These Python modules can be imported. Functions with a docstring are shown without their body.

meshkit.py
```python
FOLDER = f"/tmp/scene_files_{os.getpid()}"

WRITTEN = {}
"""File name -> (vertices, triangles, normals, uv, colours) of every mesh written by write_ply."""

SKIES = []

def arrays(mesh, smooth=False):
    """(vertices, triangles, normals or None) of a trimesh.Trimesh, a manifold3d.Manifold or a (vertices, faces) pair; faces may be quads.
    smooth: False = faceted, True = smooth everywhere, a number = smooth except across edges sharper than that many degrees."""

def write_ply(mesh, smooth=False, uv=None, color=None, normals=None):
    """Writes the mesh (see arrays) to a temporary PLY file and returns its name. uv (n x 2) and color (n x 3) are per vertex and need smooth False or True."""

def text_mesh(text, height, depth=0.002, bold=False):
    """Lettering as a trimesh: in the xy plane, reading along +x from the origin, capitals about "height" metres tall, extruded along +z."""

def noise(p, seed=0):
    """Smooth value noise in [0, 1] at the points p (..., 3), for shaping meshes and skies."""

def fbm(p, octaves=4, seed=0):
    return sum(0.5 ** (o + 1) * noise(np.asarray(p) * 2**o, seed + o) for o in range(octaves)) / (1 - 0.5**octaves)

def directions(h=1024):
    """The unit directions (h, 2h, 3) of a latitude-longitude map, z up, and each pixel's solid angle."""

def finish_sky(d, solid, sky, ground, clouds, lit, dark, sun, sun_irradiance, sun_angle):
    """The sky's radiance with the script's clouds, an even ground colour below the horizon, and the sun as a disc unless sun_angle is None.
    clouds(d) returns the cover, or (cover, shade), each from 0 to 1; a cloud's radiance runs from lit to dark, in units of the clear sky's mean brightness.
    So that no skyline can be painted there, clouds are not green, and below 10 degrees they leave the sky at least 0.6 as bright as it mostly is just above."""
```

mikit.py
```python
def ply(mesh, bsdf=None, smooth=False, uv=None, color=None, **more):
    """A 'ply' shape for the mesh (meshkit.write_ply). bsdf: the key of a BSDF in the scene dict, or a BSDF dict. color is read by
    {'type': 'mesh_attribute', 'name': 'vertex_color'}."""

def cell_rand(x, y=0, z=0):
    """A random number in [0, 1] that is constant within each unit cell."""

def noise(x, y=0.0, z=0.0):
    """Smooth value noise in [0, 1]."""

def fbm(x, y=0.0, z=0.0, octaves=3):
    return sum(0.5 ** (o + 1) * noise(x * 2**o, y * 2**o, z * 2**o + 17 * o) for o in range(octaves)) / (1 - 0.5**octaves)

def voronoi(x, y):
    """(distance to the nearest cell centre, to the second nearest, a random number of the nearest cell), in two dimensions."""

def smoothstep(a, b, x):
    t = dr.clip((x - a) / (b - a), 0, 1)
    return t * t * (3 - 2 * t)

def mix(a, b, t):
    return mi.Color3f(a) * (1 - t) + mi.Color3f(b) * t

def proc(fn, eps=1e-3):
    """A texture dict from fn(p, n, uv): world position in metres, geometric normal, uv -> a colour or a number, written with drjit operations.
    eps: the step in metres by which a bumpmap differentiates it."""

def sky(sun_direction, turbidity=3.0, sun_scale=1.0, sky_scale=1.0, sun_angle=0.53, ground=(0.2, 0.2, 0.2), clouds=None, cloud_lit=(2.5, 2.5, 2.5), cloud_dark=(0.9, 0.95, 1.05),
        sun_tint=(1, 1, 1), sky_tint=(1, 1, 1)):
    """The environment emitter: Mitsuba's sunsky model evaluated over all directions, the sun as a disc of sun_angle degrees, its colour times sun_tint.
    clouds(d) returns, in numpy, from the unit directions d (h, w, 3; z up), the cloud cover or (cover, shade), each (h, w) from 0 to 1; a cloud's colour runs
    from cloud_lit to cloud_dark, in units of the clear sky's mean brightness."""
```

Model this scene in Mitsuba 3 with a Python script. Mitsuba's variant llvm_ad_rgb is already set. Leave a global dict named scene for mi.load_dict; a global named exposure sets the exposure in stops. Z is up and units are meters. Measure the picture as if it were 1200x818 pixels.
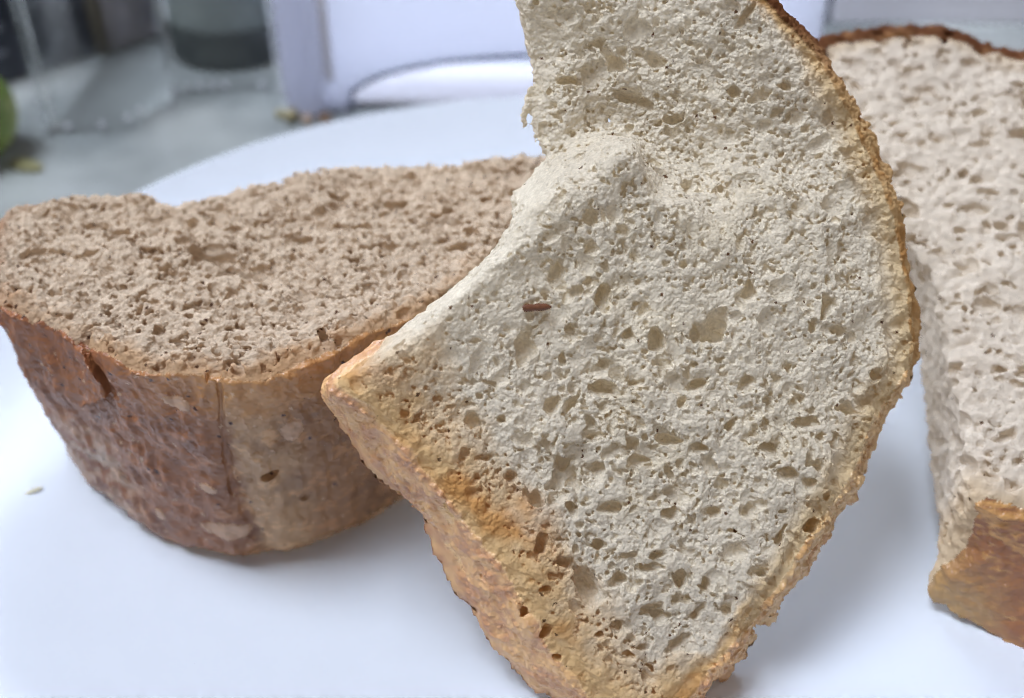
import math
import numpy as np
import trimesh
import shapely
import drjit as dr
import mitsuba as mi
import mikit
import meshkit
from scipy import ndimage as ndi
from mikit import noise, fbm, cell_rand, smoothstep, mix

T = mi.ScalarTransform4f
MM = 0.001
scene, labels = {}, {}

# ------------------------------------------------------------------ camera, light, exposure
EYE = np.array([0.0, -0.13396, 0.13466])
AIM = EYE + np.array([0.0, math.cos(math.radians(38)), -math.sin(math.radians(38))])
scene['camera'] = {'type': 'thinlens', 'fov': 50.0, 'fov_axis': 'x', 'aperture_radius': 0.0015, 'focus_distance': 0.148,
                   'near_clip': 0.01, 'far_clip': 20.0, 'to_world': T().look_at(origin=EYE.tolist(), target=AIM.tolist(), up=[0, 0, 1])}
exposure = 0.34


def lamp(key, centre, target, w, h, rgb):
    scene[key] = {'type': 'rectangle', 'to_world': T().look_at(origin=centre, target=target, up=[0.1, 1, 0.2]) @ T().scale([w / 2, h / 2, 1]),
                  'bsdf': {'type': 'diffuse', 'reflectance': {'type': 'rgb', 'value': 0.5}},
                  'emitter': {'type': 'area', 'radiance': {'type': 'rgb', 'value': rgb}}}


lamp('ceiling_lamp', [-0.45, -0.03, 1.25], [0, 0, 0], 0.55, 0.55, [13.4, 14.5, 16.6])
lamp('window', [-0.25, 1.2, 0.55], [0, 0.15, 0.03], 1.1, 0.6, [4.6, 5.2, 6.2])
labels['ceiling_lamp'] = {'label': 'square soft ceiling lamp above the bread, outside the picture', 'category': 'lamp'}
scene['room_light'] = {'type': 'constant', 'radiance': {'type': 'rgb', 'value': [0.195, 0.175, 0.18]}}


# ------------------------------------------------------------------ helpers
def tag(key, label, category=None, group=None, kind=None):
    d = {'label': label}
    if category: d['category'] = category
    if group: d['group'] = group
    if kind: d['kind'] = kind
    labels[key] = d


def rgb(r, g, b):
    return {'type': 'rgb', 'value': [r, g, b]}


def chaikin(p, n=2):
    p = np.asarray(p, float)
    for _ in range(n):
        q = np.roll(p, -1, 0)
        p = np.stack([0.75 * p + 0.25 * q, 0.25 * p + 0.75 * q], 1).reshape(-1, 2)
    return p


def poly_sdf(pts, x, y, smooth=2):
    """Signed distance (negative inside) of a closed outline on the grid x by y."""
    poly = shapely.Polygon(chaikin(pts, smooth)).buffer(0)
    cx, cy = np.arange(x[0], x[-1] + 1.4, 0.7), np.arange(y[0], y[-1] + 1.4, 0.7)
    X, Y = np.meshgrid(cx, cy, indexing='ij')
    d = shapely.distance(shapely.boundary(poly), shapely.points(X.ravel(), Y.ravel())).reshape(X.shape)
    d = np.where(shapely.contains_xy(poly, X.ravel(), Y.ravel()).reshape(X.shape), -d, d)
    ix, iy = (x - x[0]) / 0.7, (y - y[0]) / 0.7
    a, b = ix.astype(int)[:, None], iy.astype(int)[None]
    tx, ty = ix[:, None] - a, iy[None] - b
    d = lerp(lerp(d[a, b], d[a + 1, b], tx), lerp(d[a, b + 1], d[a + 1, b + 1], tx), ty)
    return d.astype(np.float32)


def field(shape, sigma, seed):
    """A smooth random field of unit variance; sigma in voxels, one number or one per axis."""
    s = np.broadcast_to(np.asarray(sigma, float), 3)
    k = np.maximum(1, (s / 2.2).astype(int))
    small = [int(math.ceil(n / a)) + 2 for n, a in zip(shape, k)]
    f = np.random.default_rng(seed).standard_normal(small, dtype=np.float32)
    f = ndi.gaussian_filter(f, s / k, truncate=3, mode='wrap')
    f /= f.std()
    if k.max() > 1:
        f = ndi.zoom(f, k, order=1, grid_mode=False)
        f /= f.std()
    return f[:shape[0], :shape[1], :shape[2]]


def surface_nets(d, origin, h):
    """Mesh of the zero level of d (negative inside): one vertex per crossed cell, one quad per crossed edge."""
    ins = d < 0
    cnt = np.zeros(tuple(n - 1 for n in d.shape), np.int8)
    corners = [(a, b, c) for a in (0, 1) for b in (0, 1) for c in (0, 1)]
    sl = lambda o, n: slice(o, o + n - 1)
    for a, b, c in corners:
        cnt += ins[sl(a, d.shape[0]), sl(b, d.shape[1]), sl(c, d.shape[2])]
    cells = np.argwhere((cnt > 0) & (cnt < 8))
    index = np.full(cnt.shape, -1, np.int32)
    index[tuple(cells.T)] = np.arange(len(cells))
    val = np.stack([d[cells[:, 0] + a, cells[:, 1] + b, cells[:, 2] + c] for a, b, c in corners], 1)
    pos, n = np.zeros((len(cells), 3)), np.zeros(len(cells))
    for i, p in enumerate(corners):
        for j, q in enumerate(corners):
            if j > i and sum(abs(x - y) for x, y in zip(p, q)) == 1:
                cross = (val[:, i] < 0) != (val[:, j] < 0)
                t = val[:, i] / np.where(cross, val[:, i] - val[:, j], 1)
                pt = np.asarray(p) + t[:, None] * (np.asarray(q) - np.asarray(p))
                pos += np.where(cross[:, None], pt, 0)
                n += cross
    verts = np.asarray(origin) + h * (cells + pos / n[:, None])
    quads = []
    for ax in range(3):
        b, c = (ax + 1) % 3, (ax + 2) % 3
        lo = [slice(None)] * 3
        hi = [slice(None)] * 3
        lo[ax], hi[ax] = slice(0, -1), slice(1, None)
        A, B = ins[tuple(lo)], ins[tuple(hi)]
        e = np.argwhere(A != B)
        e = e[(e[:, b] > 0) & (e[:, c] > 0) & (e[:, b] < d.shape[b] - 1) & (e[:, c] < d.shape[c] - 1)]
        out = A[tuple(e.T)]
        ids = []
        for ob, oc in ((1, 1), (0, 1), (0, 0), (1, 0)):
            q = e.copy()
            q[:, b] -= ob
            q[:, c] -= oc
            ids.append(index[tuple(q.T)])
        q = np.stack(ids, 1)
        quads.append(np.where(out[:, None], q, q[:, ::-1]))
    q = np.vstack(quads)
    return verts, np.vstack([q[:, [0, 1, 2]], q[:, [0, 2, 3]]])


def keep_largest(v, f):
    """Drops loose islets and the closed bubbles inside."""
    import scipy.sparse as sp
    g = sp.coo_matrix((np.ones(len(f) * 2, bool), (np.r_[f[:, 0], f[:, 1]], np.r_[f[:, 1], f[:, 2]])), shape=(len(v), len(v)))
    _, lab = sp.csgraph.connected_components(g, directed=False)
    f = f[lab[f[:, 0]] == np.bincount(lab).argmax()]
    used = np.unique(f)
    new = np.zeros(len(v), int)
    new[used] = np.arange(len(used))
    return v[used], new[f], used


def carve(d, ax, centre, radii, axes=None, rough=None, amp=0.0, faces=None):
    """Cuts an ellipsoid hole into the distance field; axes: rows are its axes."""
    c, r = np.asarray(centre, float), np.asarray(radii, float)
    R = r.max() * 1.15
    s = []
    for k in range(3):
        a, b = np.searchsorted(ax[k], [c[k] - R, c[k] + R])
        if b <= a: return
        s.append(slice(a, b))
    g = np.stack(np.meshgrid(*[ax[k][s[k]] - c[k] for k in range(3)], indexing='ij'), -1)
    if axes is not None: g = g @ np.asarray(axes).T
    q = g / r
    L = np.linalg.norm(q, axis=-1)
    if faces is not None:
        L = 0.35 * L + 0.65 * np.max(q @ faces.T, -1)
    e = (L - 1) * (r.min() * 0.7 + r.mean() * 0.3)
    if rough is not None: e = e + amp * rough[tuple(s)]
    d[tuple(s)] = np.maximum(d[tuple(s)], -e.astype(np.float32))


def facet_set(rng, n=8):
    v = rng.normal(size=(n, 3))
    return v / np.linalg.norm(v, axis=1, keepdims=True) / rng.uniform(0.72, 1.1, (n, 1))


def coarsen(v, f, where, size):
    """Merges the vertices that no one sees closely into cells of the given size."""
    key = np.floor(v / size).astype(np.int64) + 4096
    key = (key[:, 0] << 28) | (key[:, 1] << 14) | key[:, 2]
    key = np.where(where, key, -1 - np.arange(len(v)))
    _, ids = np.unique(key, return_inverse=True)
    n = np.bincount(ids)
    nv = np.stack([np.bincount(ids, v[:, i]) / n for i in range(3)], 1)
    f = ids[f]
    f = f[(f[:, 0] != f[:, 1]) & (f[:, 1] != f[:, 2]) & (f[:, 0] != f[:, 2])]
    used = np.unique(f)
    new = np.zeros(len(nv), int)
    new[used] = np.arange(len(used))
    return nv[used], new[f]


def split_mesh(key, v, f, col, cls, names, mats, n):
    """One mesh becomes the parts of the thing: the faces of each class with their colours and the shared normals."""
    fc = np.sort(cls[f], 1)[:, 1]
    import scipy.sparse as sp
    for i in range(1, len(names)):
        ff = f[fc == i]
        if not len(ff): continue
        g = sp.coo_matrix((np.ones(len(ff) * 2, bool), (np.r_[ff[:, 0], ff[:, 1]], np.r_[ff[:, 1], ff[:, 2]])), shape=(len(v), len(v)))
        lab = sp.csgraph.connected_components(g, directed=False)[1][ff[:, 0]]
        fc[np.flatnonzero(fc == i)[lab != np.bincount(lab).argmax()]] = 0 if i == 1 else 1
    for i, (name, m) in enumerate(zip(names, mats)):
        ff = f[fc == i]
        if not len(ff): continue
        used = np.unique(ff)
        new = np.zeros(len(v), int)
        new[used] = np.arange(len(used))
        path = meshkit.write_ply((v[used], new[ff]), False, None, col[used], normals=n[used])
        scene[f'{key}__{name}'] = {'type': 'ply', 'filename': path, 'face_normals': False, 'bsdf': {'type': 'ref', 'id': m}}


def normals_of(v, f):
    return meshkit.arrays((v, f), True)[2]


def lerp(a, b, t):
    return a + (b - a) * t


def sstep(a, b, x):
    t = np.clip((x - a) / (b - a), 0, 1)
    return t * t * (3 - 2 * t)


# ------------------------------------------------------------------ materials
def grain_bump(inner, fn, scale, eps):
    return {'type': 'twosided', 'b': {'type': 'bumpmap', 'arbitrary': mikit.proc(fn, eps), 'scale': scale, 'bsdf': inner}}


VC = {'type': 'mesh_attribute', 'name': 'vertex_color'}
scene['m_crumb'] = {'type': 'bumpmap', 'arbitrary': mikit.proc(lambda p, n, uv: fbm(p.x * 3600, p.y * 3600, p.z * 3600, 2), 0.00005), 'scale': 0.00032,
                    'bsdf': {'type': 'principledthin', 'base_color': VC, 'roughness': 0.22, 'eta': 1.5, 'diff_trans': 0.6, 'flatness': 0.4, 'spec_trans': 0.0}}
scene['m_crust'] = grain_bump({'type': 'principled', 'base_color': VC, 'roughness': 0.29, 'specular': 0.55},
                              lambda p, n, uv: fbm(p.x * 2300, p.y * 2300, p.z * 2300, 3), 0.00034, 0.00006)
scene['m_plate'] = {'type': 'twosided', 'b': {'type': 'principled', 'base_color': rgb(0.635, 0.685, 0.75), 'roughness': 0.18, 'specular': 0.5}}


# ------------------------------------------------------------------ the middle slice
def local_frame(o, n):
    n = np.asarray(n, float) / np.linalg.norm(n)
    u = np.cross([0, 0, 1], n)
    u /= np.linalg.norm(u)
    return np.asarray(o, float), u, np.cross(n, u), n


MF = [(-34.0, 51.9), (-31.6, 53.4), (-26.8, 55.8), (-22.0, 57.8), (-18.3, 60.6), (-14.0, 63.6), (-9.6, 66.6), (-6.3, 70.2), (-3.9, 74.2), (-2.7, 78.1), (-1.7, 83.7), (-0.3, 88.2), (0.5, 92.7), (-0.2, 97.3), (-1.1, 99.6), (-1.8, 106.4), (3.4, 111.7), (18.9, 112.1), (27.2, 104.1), (31.5, 96.9), (34.9, 93.1), (38.1, 88.8), (40.1, 83.9), (42.5, 78.0), (45.0, 71.7), (46.6, 66.8), (47.2, 60.4), (47.6, 55.5), (47.5, 49.4), (46.9, 45.2), (45.2, 43.0), (42.8, 40.8), (40.4, 37.4), (38.8, 33.9), (36.9, 30.5), (34.3, 27.5), (31.4, 24.2), (28.2, 20.0), (25.6, 16.7), (22.2, 13.8), (19.8, 11.7), (16.9, 8.2), (13.1, 5.2), (10.0, 2.0), (5.5, -0.3), (1.9, 0.3), (-1.9, 5.4), (-5.8, 11.8), (-9.2, 17.6), (-12.4, 23.4), (-15.9, 29.6), (-19.7, 35.5), (-23.8, 41.9), (-27.8, 46.6), (-31.4, 49.6)]
MB = [(-35.6, 50.4), (-31.6, 53.1), (-26.5, 55.6), (-21.4, 57.7), (-17.4, 60.7), (-12.7, 63.9), (-8.0, 67.1), (-5.2, 70.2), (-4.5, 74.2), (-3.6, 78.4), (-2.4, 84.4), (-0.5, 90.4), (0.4, 95.2), (-0.3, 100.2), (-1.3, 102.7), (-2.2, 110.0), (4.8, 116.8), (22.7, 117.1), (32.4, 107.9), (37.4, 100.1), (41.2, 96.3), (44.8, 91.6), (47.1, 86.3), (49.9, 79.7), (52.7, 73.0), (54.4, 67.4), (55.3, 60.2), (55.6, 54.9), (55.8, 48.3), (55.2, 42.8), (53.7, 40.3), (50.7, 38.1), (48.2, 34.4), (46.2, 30.7), (44.6, 26.9), (41.6, 23.1), (38.4, 19.6), (35.1, 14.8), (32.0, 11.2), (28.4, 7.8), (26.0, 6.1), (22.9, 2.1), (18.8, -1.2), (15.5, -4.7), (8.5, -8.2), (0.8, -6.3), (-5.2, -0.8), (-11.3, 4.5), (-15.1, 10.8), (-18.3, 17.6), (-21.8, 26.4), (-23.4, 30.9), (-25.6, 33.2), (-29.9, 38.7), (-32.9, 44.5)]
RIDGE = [(-39.8, 49.0), (-31.6, 53.4), (-22.0, 57.8), (-14.0, 63.6), (-6.3, 70.2), (0.7, 74.9), (6.4, 78.2), (10.5, 80.1), (13.4, 76.7), (16.6, 72.0), (23.1, 69.9), (32.9, 68.4), (49.5, 67.5), (61.2, 66.4)]
PORES = [(-6.9,53.1,1.75,2.80,30),(20.7,54.2,1.85,2.09,0),(11.3,52.5,1.45,2.06,-20),(4.5,58.9,1.43,2.38,20),(-1.5,62.8,1.53,2.35,20),(10.2,56.9,1.57,1.45,0),(-0.3,54.7,1.30,1.18,0),(38.8,50.6,1.28,0.89,30),(34.7,51.8,0.63,1.27,0),(37.3,54.8,1.02,1.27,0),(16.9,45.3,1.72,0.61,-10),(11.9,38.5,2.68,0.73,10),(20.9,39.6,1.74,0.74,-25),(16.1,36.8,1.72,0.74,20),(26.5,35.2,1.63,0.88,30),(32.5,38.1,1.90,0.89,10),(31.6,41.5,0.76,0.51,0),(3.4,46.7,1.55,1.31,0),(-1.0,45.2,0.59,1.66,40),(-3.2,60.3,0.70,1.06,0),(7.6,53.6,0.84,1.20,20),(4.0,49.9,0.96,0.72,0),(-7.6,33.0,0.71,1.06,10),(-2.6,30.7,0.71,0.71,0),(2.5,29.9,1.68,0.96,10),(-7.5,26.6,1.18,2.60,35),(-1.3,18.8,1.44,2.28,-15),(11.5,28.1,1.84,0.73,10),(12.4,30.9,1.47,1.10,20),(6.5,15.1,1.10,0.73,0),(9.3,13.3,1.35,0.74,-20),(8.5,22.8,1.46,0.73,0),(4.8,23.1,0.97,0.61,0),(-7.5,20.3,1.07,0.83,0),(3.4,9.1,1.46,0.85,20),(6.2,6.9,1.47,0.61,40),(19.5,31.2,0.62,0.74,0),(15.3,17.0,0.74,1.24,-25),(13.6,13.0,0.87,0.62,0),(18.0,13.3,1.00,1.12,0),(28.7,31.6,1.52,0.88,30),(31.7,29.6,1.02,1.02,30),(26.5,21.9,1.14,0.88,0),(34.4,27.3,0.64,0.64,0),(18.7,20.2,0.87,0.75,0),(7.7,21.1,1.71,0.61,10),(13.3,87.4,2.39,1.08,15),(15.6,86.0,1.68,1.20,0),(17.4,91.5,1.81,1.45,10),(4.1,90.1,2.58,0.82,5),(11.9,91.3,1.67,0.95,20),(9.3,94.9,1.07,0.71,0),(15.1,93.0,0.96,0.72,0),(28.8,95.5,0.98,2.21,30),(24.0,72.2,1.11,1.48,0),(20.4,73.4,2.44,1.10,0),(19.5,83.2,1.46,0.73,0),(31.5,85.1,1.24,1.12,0),(34.7,86.1,1.50,0.87,0),(27.8,86.0,1.11,1.11,0),(3.7,70.0,1.18,1.66,0),(8.3,67.8,1.08,0.84,0),(9.7,64.2,0.84,1.44,-20),(3.3,66.0,0.95,1.18,0),(25.0,64.4,0.99,0.99,0),(34.1,74.3,1.25,0.75,0),(28.5,61.1,1.12,0.75,0),(41.5,58.0,0.90,1.02,0),(25.6,57.2,1.24,1.49,20),(17.6,52.1,1.47,0.98,0),(14.3,43.6,1.10,0.73,0),(24.3,44.8,1.25,1.00,0),(7.9,46.7,1.09,0.84,0),(1.2,40.5,1.19,0.84,0),(6.8,36.2,1.09,0.85,10),(-3.3,36.9,0.95,0.95,0),(17.6,27.6,1.24,0.87,0),(22.5,26.9,1.13,0.75,0),(19.8,24.3,1.25,0.62,20),(1.3,35.7,1.68,1.44,0),(6.5,38.6,0.84,0.84,0),(-10.5,36.1,0.82,0.82,0),(-13.1,39.3,0.70,0.70,0),(-10.8,44.3,0.81,0.70,0),(-15.1,36.7,0.93,0.69,0),(27.2,42.1,1.13,0.63,0),(30.8,46.5,0.88,1.13,20),(2.8,61.4,0.71,0.71,0),(16.2,62.4,0.73,0.61,0),(-1.8,51.4,0.83,1.06,0),(0.2,25.2,0.96,0.72,0),(-4.2,23.4,1.07,0.83,0),(2.7,20.1,1.21,0.97,0),(11.8,18.7,1.11,1.23,0),(-8.2,13.9,0.95,1.42,10),(-6.8,10.1,1.07,0.83,0),(-10.7,17.3,0.71,1.06,0),(-0.5,12.7,0.96,0.72,0),(10.8,9.2,1.23,0.86,0),(2.0,13.6,0.97,0.73,0),(39.0,39.4,1.28,1.03,20),(36.7,34.8,1.28,1.15,30),(33.2,32.2,0.89,0.76,0),(31.7,23.2,1.02,1.15,20),(22.9,18.3,1.13,0.88,0),(44.0,43.7,1.03,0.91,0)]
SO, SU, SV, SN = local_frame(np.array([0.01354, -0.05019, 0.00606]), [0.15, -math.cos(math.radians(36)), math.sin(math.radians(36))])


SLICE_UNIT = 0.955 * MM


def slice_world(p):
    return SO + (p[:, :1] * SU + p[:, 1:2] * SV + p[:, 2:] * SN) * SLICE_UNIT


SEED = []


def middle_slice():
    h, TH = 0.165, 11.5
    ax = [np.arange(-39, 60, h), np.arange(-9.5, 114, h), np.arange(-12.4, 3.3, h)]
    u, v, w = ax
    shape = tuple(len(a) for a in ax)
    sf, sb = poly_sdf(MF, u, v), poly_sdf(MB, u, v)
    # the torn upper part lies deeper than the lower face, most of all beside the tear
    above = np.array(RIDGE + [(61, 130), (-60, 130), (-60, 49)])
    du = -poly_sdf(above, u, v, 1)
    U, V = np.meshgrid(u, v, indexing='ij')
    f2 = ndi.gaussian_filter(np.random.default_rng(5).standard_normal(U.shape), 14)
    f2 /= f2.std()
    duw = du + 0.9 * f2
    depth = np.interp(u, [-30, 0, 8, 14, 22, 33, 48], [9.0, 10.0, 11.0, 9.5, 7.5, 3.4, 0.3])[:, None]
    width = np.interp(u, [-30, 4, 12, 20, 34, 50], [3.5, 4.5, 4.5, 8.0, 13, 14])[:, None]
    rec = depth * sstep(-0.6, 1, duw / width)
    rec = rec - np.minimum(0.36 * np.clip(du - width, 0, None), rec * 0.97)
    rec += 3.2 * sstep(-5.5, 0.0, sf) * sstep(0, 5, du) * sstep(20, 5, U)     # the torn left edge rolls back
    rec -= 2.3 * np.exp(-((du + 1.2) / 6.0) ** 2) * sstep(26, 10, U) * sstep(-34, -22, U)     # the lip of the tear stands up
    rec += 2.6 * np.clip((34 - V) / 34, 0, 1) ** 2 + 2.6 * np.clip((U - 14) / 32, 0, 1) ** 2          # the face is slightly domed
    rec += 0.35 * f2 + 0.9 * sstep(-1.6, 0.3, sf)
    rec = rec.astype(np.float32)
    d = np.empty(shape, np.float32)
    n1 = field(shape, 1.15, 11)
    n2 = field(shape, 3.3, 12)
    n3 = field(shape, (11, 11, 9), 13)
    crumb = sstep(1.0, -4.0, sf)[..., None].astype(np.float32)     # 0 at the crust's surface
    for k, wk in enumerate(w):
        t = np.clip(-wk / TH, 0, 1)
        side = lerp(sf, sb, t ** 0.8)
        front = wk + rec
        on_plate = 0.1 - (SO[2] / SLICE_UNIT + U * SU[2] + V * SV[2] + wk * SN[2])      # it stands flat on the plate
        d[:, :, k] = np.maximum(np.maximum(side, front), np.maximum(-TH - wk, on_plate))
    knobby = (sstep(10, 22, U) * sstep(100, 84, V) * sstep(-3.5, -0.5, sf))[..., None].astype(np.float32)
    d += (0.10 + 0.10 * knobby) * n1 + (0.14 - 0.03 * crumb + 0.22 * knobby) * n2 + (0.24 + 0.2 * knobby) * n3
    for k, wk in enumerate(w):                                        # the sponge of fine bubbles just under the cut
        deep = np.maximum(-wk - rec, 0)
        d[:, :, k] = np.maximum(d[:, :, k], crumb[..., 0] * (0.24 * (0.85 * n1[:, :, k] + 0.60 * n2[:, :, k] - 0.85) - 0.30 * np.maximum(deep - 0.5, 0)) - 0.4 * (1 - crumb[..., 0]))
    rag = 0.6 * n2 + 0.5 * n3 + 0.35 * n1
    # the bubbles of the crumb
    rng = np.random.default_rng(3)

    def height(a, b):
        i, j = np.clip(np.searchsorted(u, a), 0, len(u) - 1), np.clip(np.searchsorted(v, b), 0, len(v) - 1)
        return -rec[i, j], sf[i, j]

    for a, b, ru, rv, rot in PORES:
        z, s = height(a, b)
        if s > -6.5 and a < 4 and b < 48: ru, rv = 0.6 * ru, 0.6 * rv
        c, sn = math.cos(math.radians(rot)), math.sin(math.radians(rot))
        tilt = rng.normal(0, 0.25, 2)
        R = np.array([[c, -sn, tilt[0]], [sn, c, tilt[1]], [-tilt[0], -tilt[1], 1]])
        k = np.interp(b, [44, 62], [1.0, 0.80])
        ru, rv = ru * k * rng.uniform(0.8, 1.05), rv * k * rng.uniform(0.8, 1.05)
        deep = (1.0 + 0.6 * min(ru, rv) + 0.4 * max(ru, rv)) * np.interp(b, [50, 66, 80, 86], [1.2, 0.65, 0.65, 1.05])
        carve(d, ax, (a, b, z - 0.15 * deep), (ru * 0.98, rv * 0.98, deep), R, rag, 0.20, facet_set(rng))
        for _ in range(4):                                            # smaller bubbles opening into it make its outline ragged
            th = rng.uniform(0, 2 * math.pi)
            o = R.T @ np.array([0.62 * ru * math.cos(th), 0.62 * rv * math.sin(th), 0])
            carve(d, ax, (a + o[0], b + o[1], z - 0.35 + rng.normal(0, 0.3)), rng.uniform(0.35, 0.75, 3) * (ru, rv, 1.3), R, rag, 0.2, facet_set(rng, 7))
    for _ in range(330):                                              # wide shallow dents, soft at the edge
        a, b = rng.uniform(-34, 56), rng.uniform(-6, 114)
        z, s = height(a, b)
        if s > -1.5: continue
        r = rng.uniform(0.8, 2.0)
        dep = rng.uniform(0.45, 0.9)
        carve(d, ax, (a, b, z + 0.35 * dep), (r * rng.uniform(0.9, 1.7), r * rng.uniform(0.6, 1.0), dep * 1.3), np.array([[math.cos(r * 9), math.sin(r * 9), 0.1], [-math.sin(r * 9), math.cos(r * 9), 0.1], [-0.1, -0.1, 1]]), rag, 0.16)
    for _ in range(2300):
        a, b = rng.uniform(-34, 56), rng.uniform(-6, 114)
        z, s = height(a, b)
        if s > (-0.6 if a < 14 else 0.1) or (s > -8 and a < 4 and b < 52 and rng.random() < 0.75): continue
        low = 1.0 if b < 50 else 0.6
        r = (0.24 + rng.gamma(1.3, 0.19)) * low
        r = min(r, 1.1)
        q = trimesh.transformations.random_rotation_matrix(rng.random(3))[:3, :3]
        carve(d, ax, (a, b, z - rng.uniform(-0.1, 0.9) * r), r * rng.uniform([0.8, 0.5, 0.5], [1.7, 1.1, 1.1]), q, rag, 0.16, facet_set(rng, 7))
    p, f = surface_nets(d, (u[0], v[0], w[0]), h)
    p, f, _ = keep_largest(p, f)
    p, f = coarsen(p, f, (p[:, 2] < -5.5 - 6 * (p[:, 1] > 70)) & (p[:, 0] > -38) & ~((p[:, 1] < 52) & (p[:, 2] > -9)) | (p[:, 1] > 103), 0.8)
    near = (abs(p[:, 0] + 4.8) < 2.2) & (abs(p[:, 1] - 58.7) < 0.6) & (p[:, 2] > -4)
    SEED[:] = [-4.8, 58.7, float(np.quantile(p[near, 2], 0.9)) + 0.22]
    # what is crust, and the colours: pale crumb, golden under the lower left crust, brown outside
    iu, iv = (np.clip(((p[:, i] - ax[i][0]) / h).round().astype(int), 0, shape[i] - 1) for i in (0, 1))
    t = np.clip(-p[:, 2] / TH, 0, 1) ** 0.8
    s = lerp(sf[iu, iv], sb[iu, iv], t)
    wob = 2 * (meshkit.fbm(p / 2.2, 3, 3) - 0.5)
    wob2 = 2 * (meshkit.fbm(p / 6.0 + 40, 3, 4) - 0.5)
    fine = 2 * (meshkit.noise(p / 0.55, 7) - 0.5)
    lowleft = sstep(6, -6, p[:, 0] - (p[:, 1] - 20) * -0.55 - 4) * sstep(62, 48, p[:, 1]) * 1.0
    torn = sstep(2, -3, p[:, 0] - 8) * sstep(-31, -21, p[:, 0] + 2.0 * wob + 2 * wob2) * sstep(-7.5, -2.0, (p[:, 1] - 53.4) - (p[:, 0] + 31.6) * 0.62 + 1.5 * wob)
    edge = s + 0.35 * wob
    right = sstep(14, 28, p[:, 0]) * sstep(98, 80, p[:, 1])
    crust = (edge > -0.75 + 0.45 * right) & (p[:, 2] < 1.0) & ~(torn > 0.5)
    toast = sstep(-2.5 - 12 * lowleft - 3.0 * right, -1.0 + 0.4 * right, s + (0.9 + 2.6 * lowleft) * (wob + 0.6 * wob2)) * (1 - torn)
    C = lambda *c: np.array(c)[None]
    col = C(0.89, 0.812, 0.655) * (1 + 0.06 * wob[:, None] + 0.07 * fine[:, None] + 0.14 * grain(p, 0.26, 1)[:, None])
    col = lerp(col, C(0.86, 0.74, 0.50), 0.30 * sstep(0.0, 0.9, wob2)[:, None])
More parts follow.
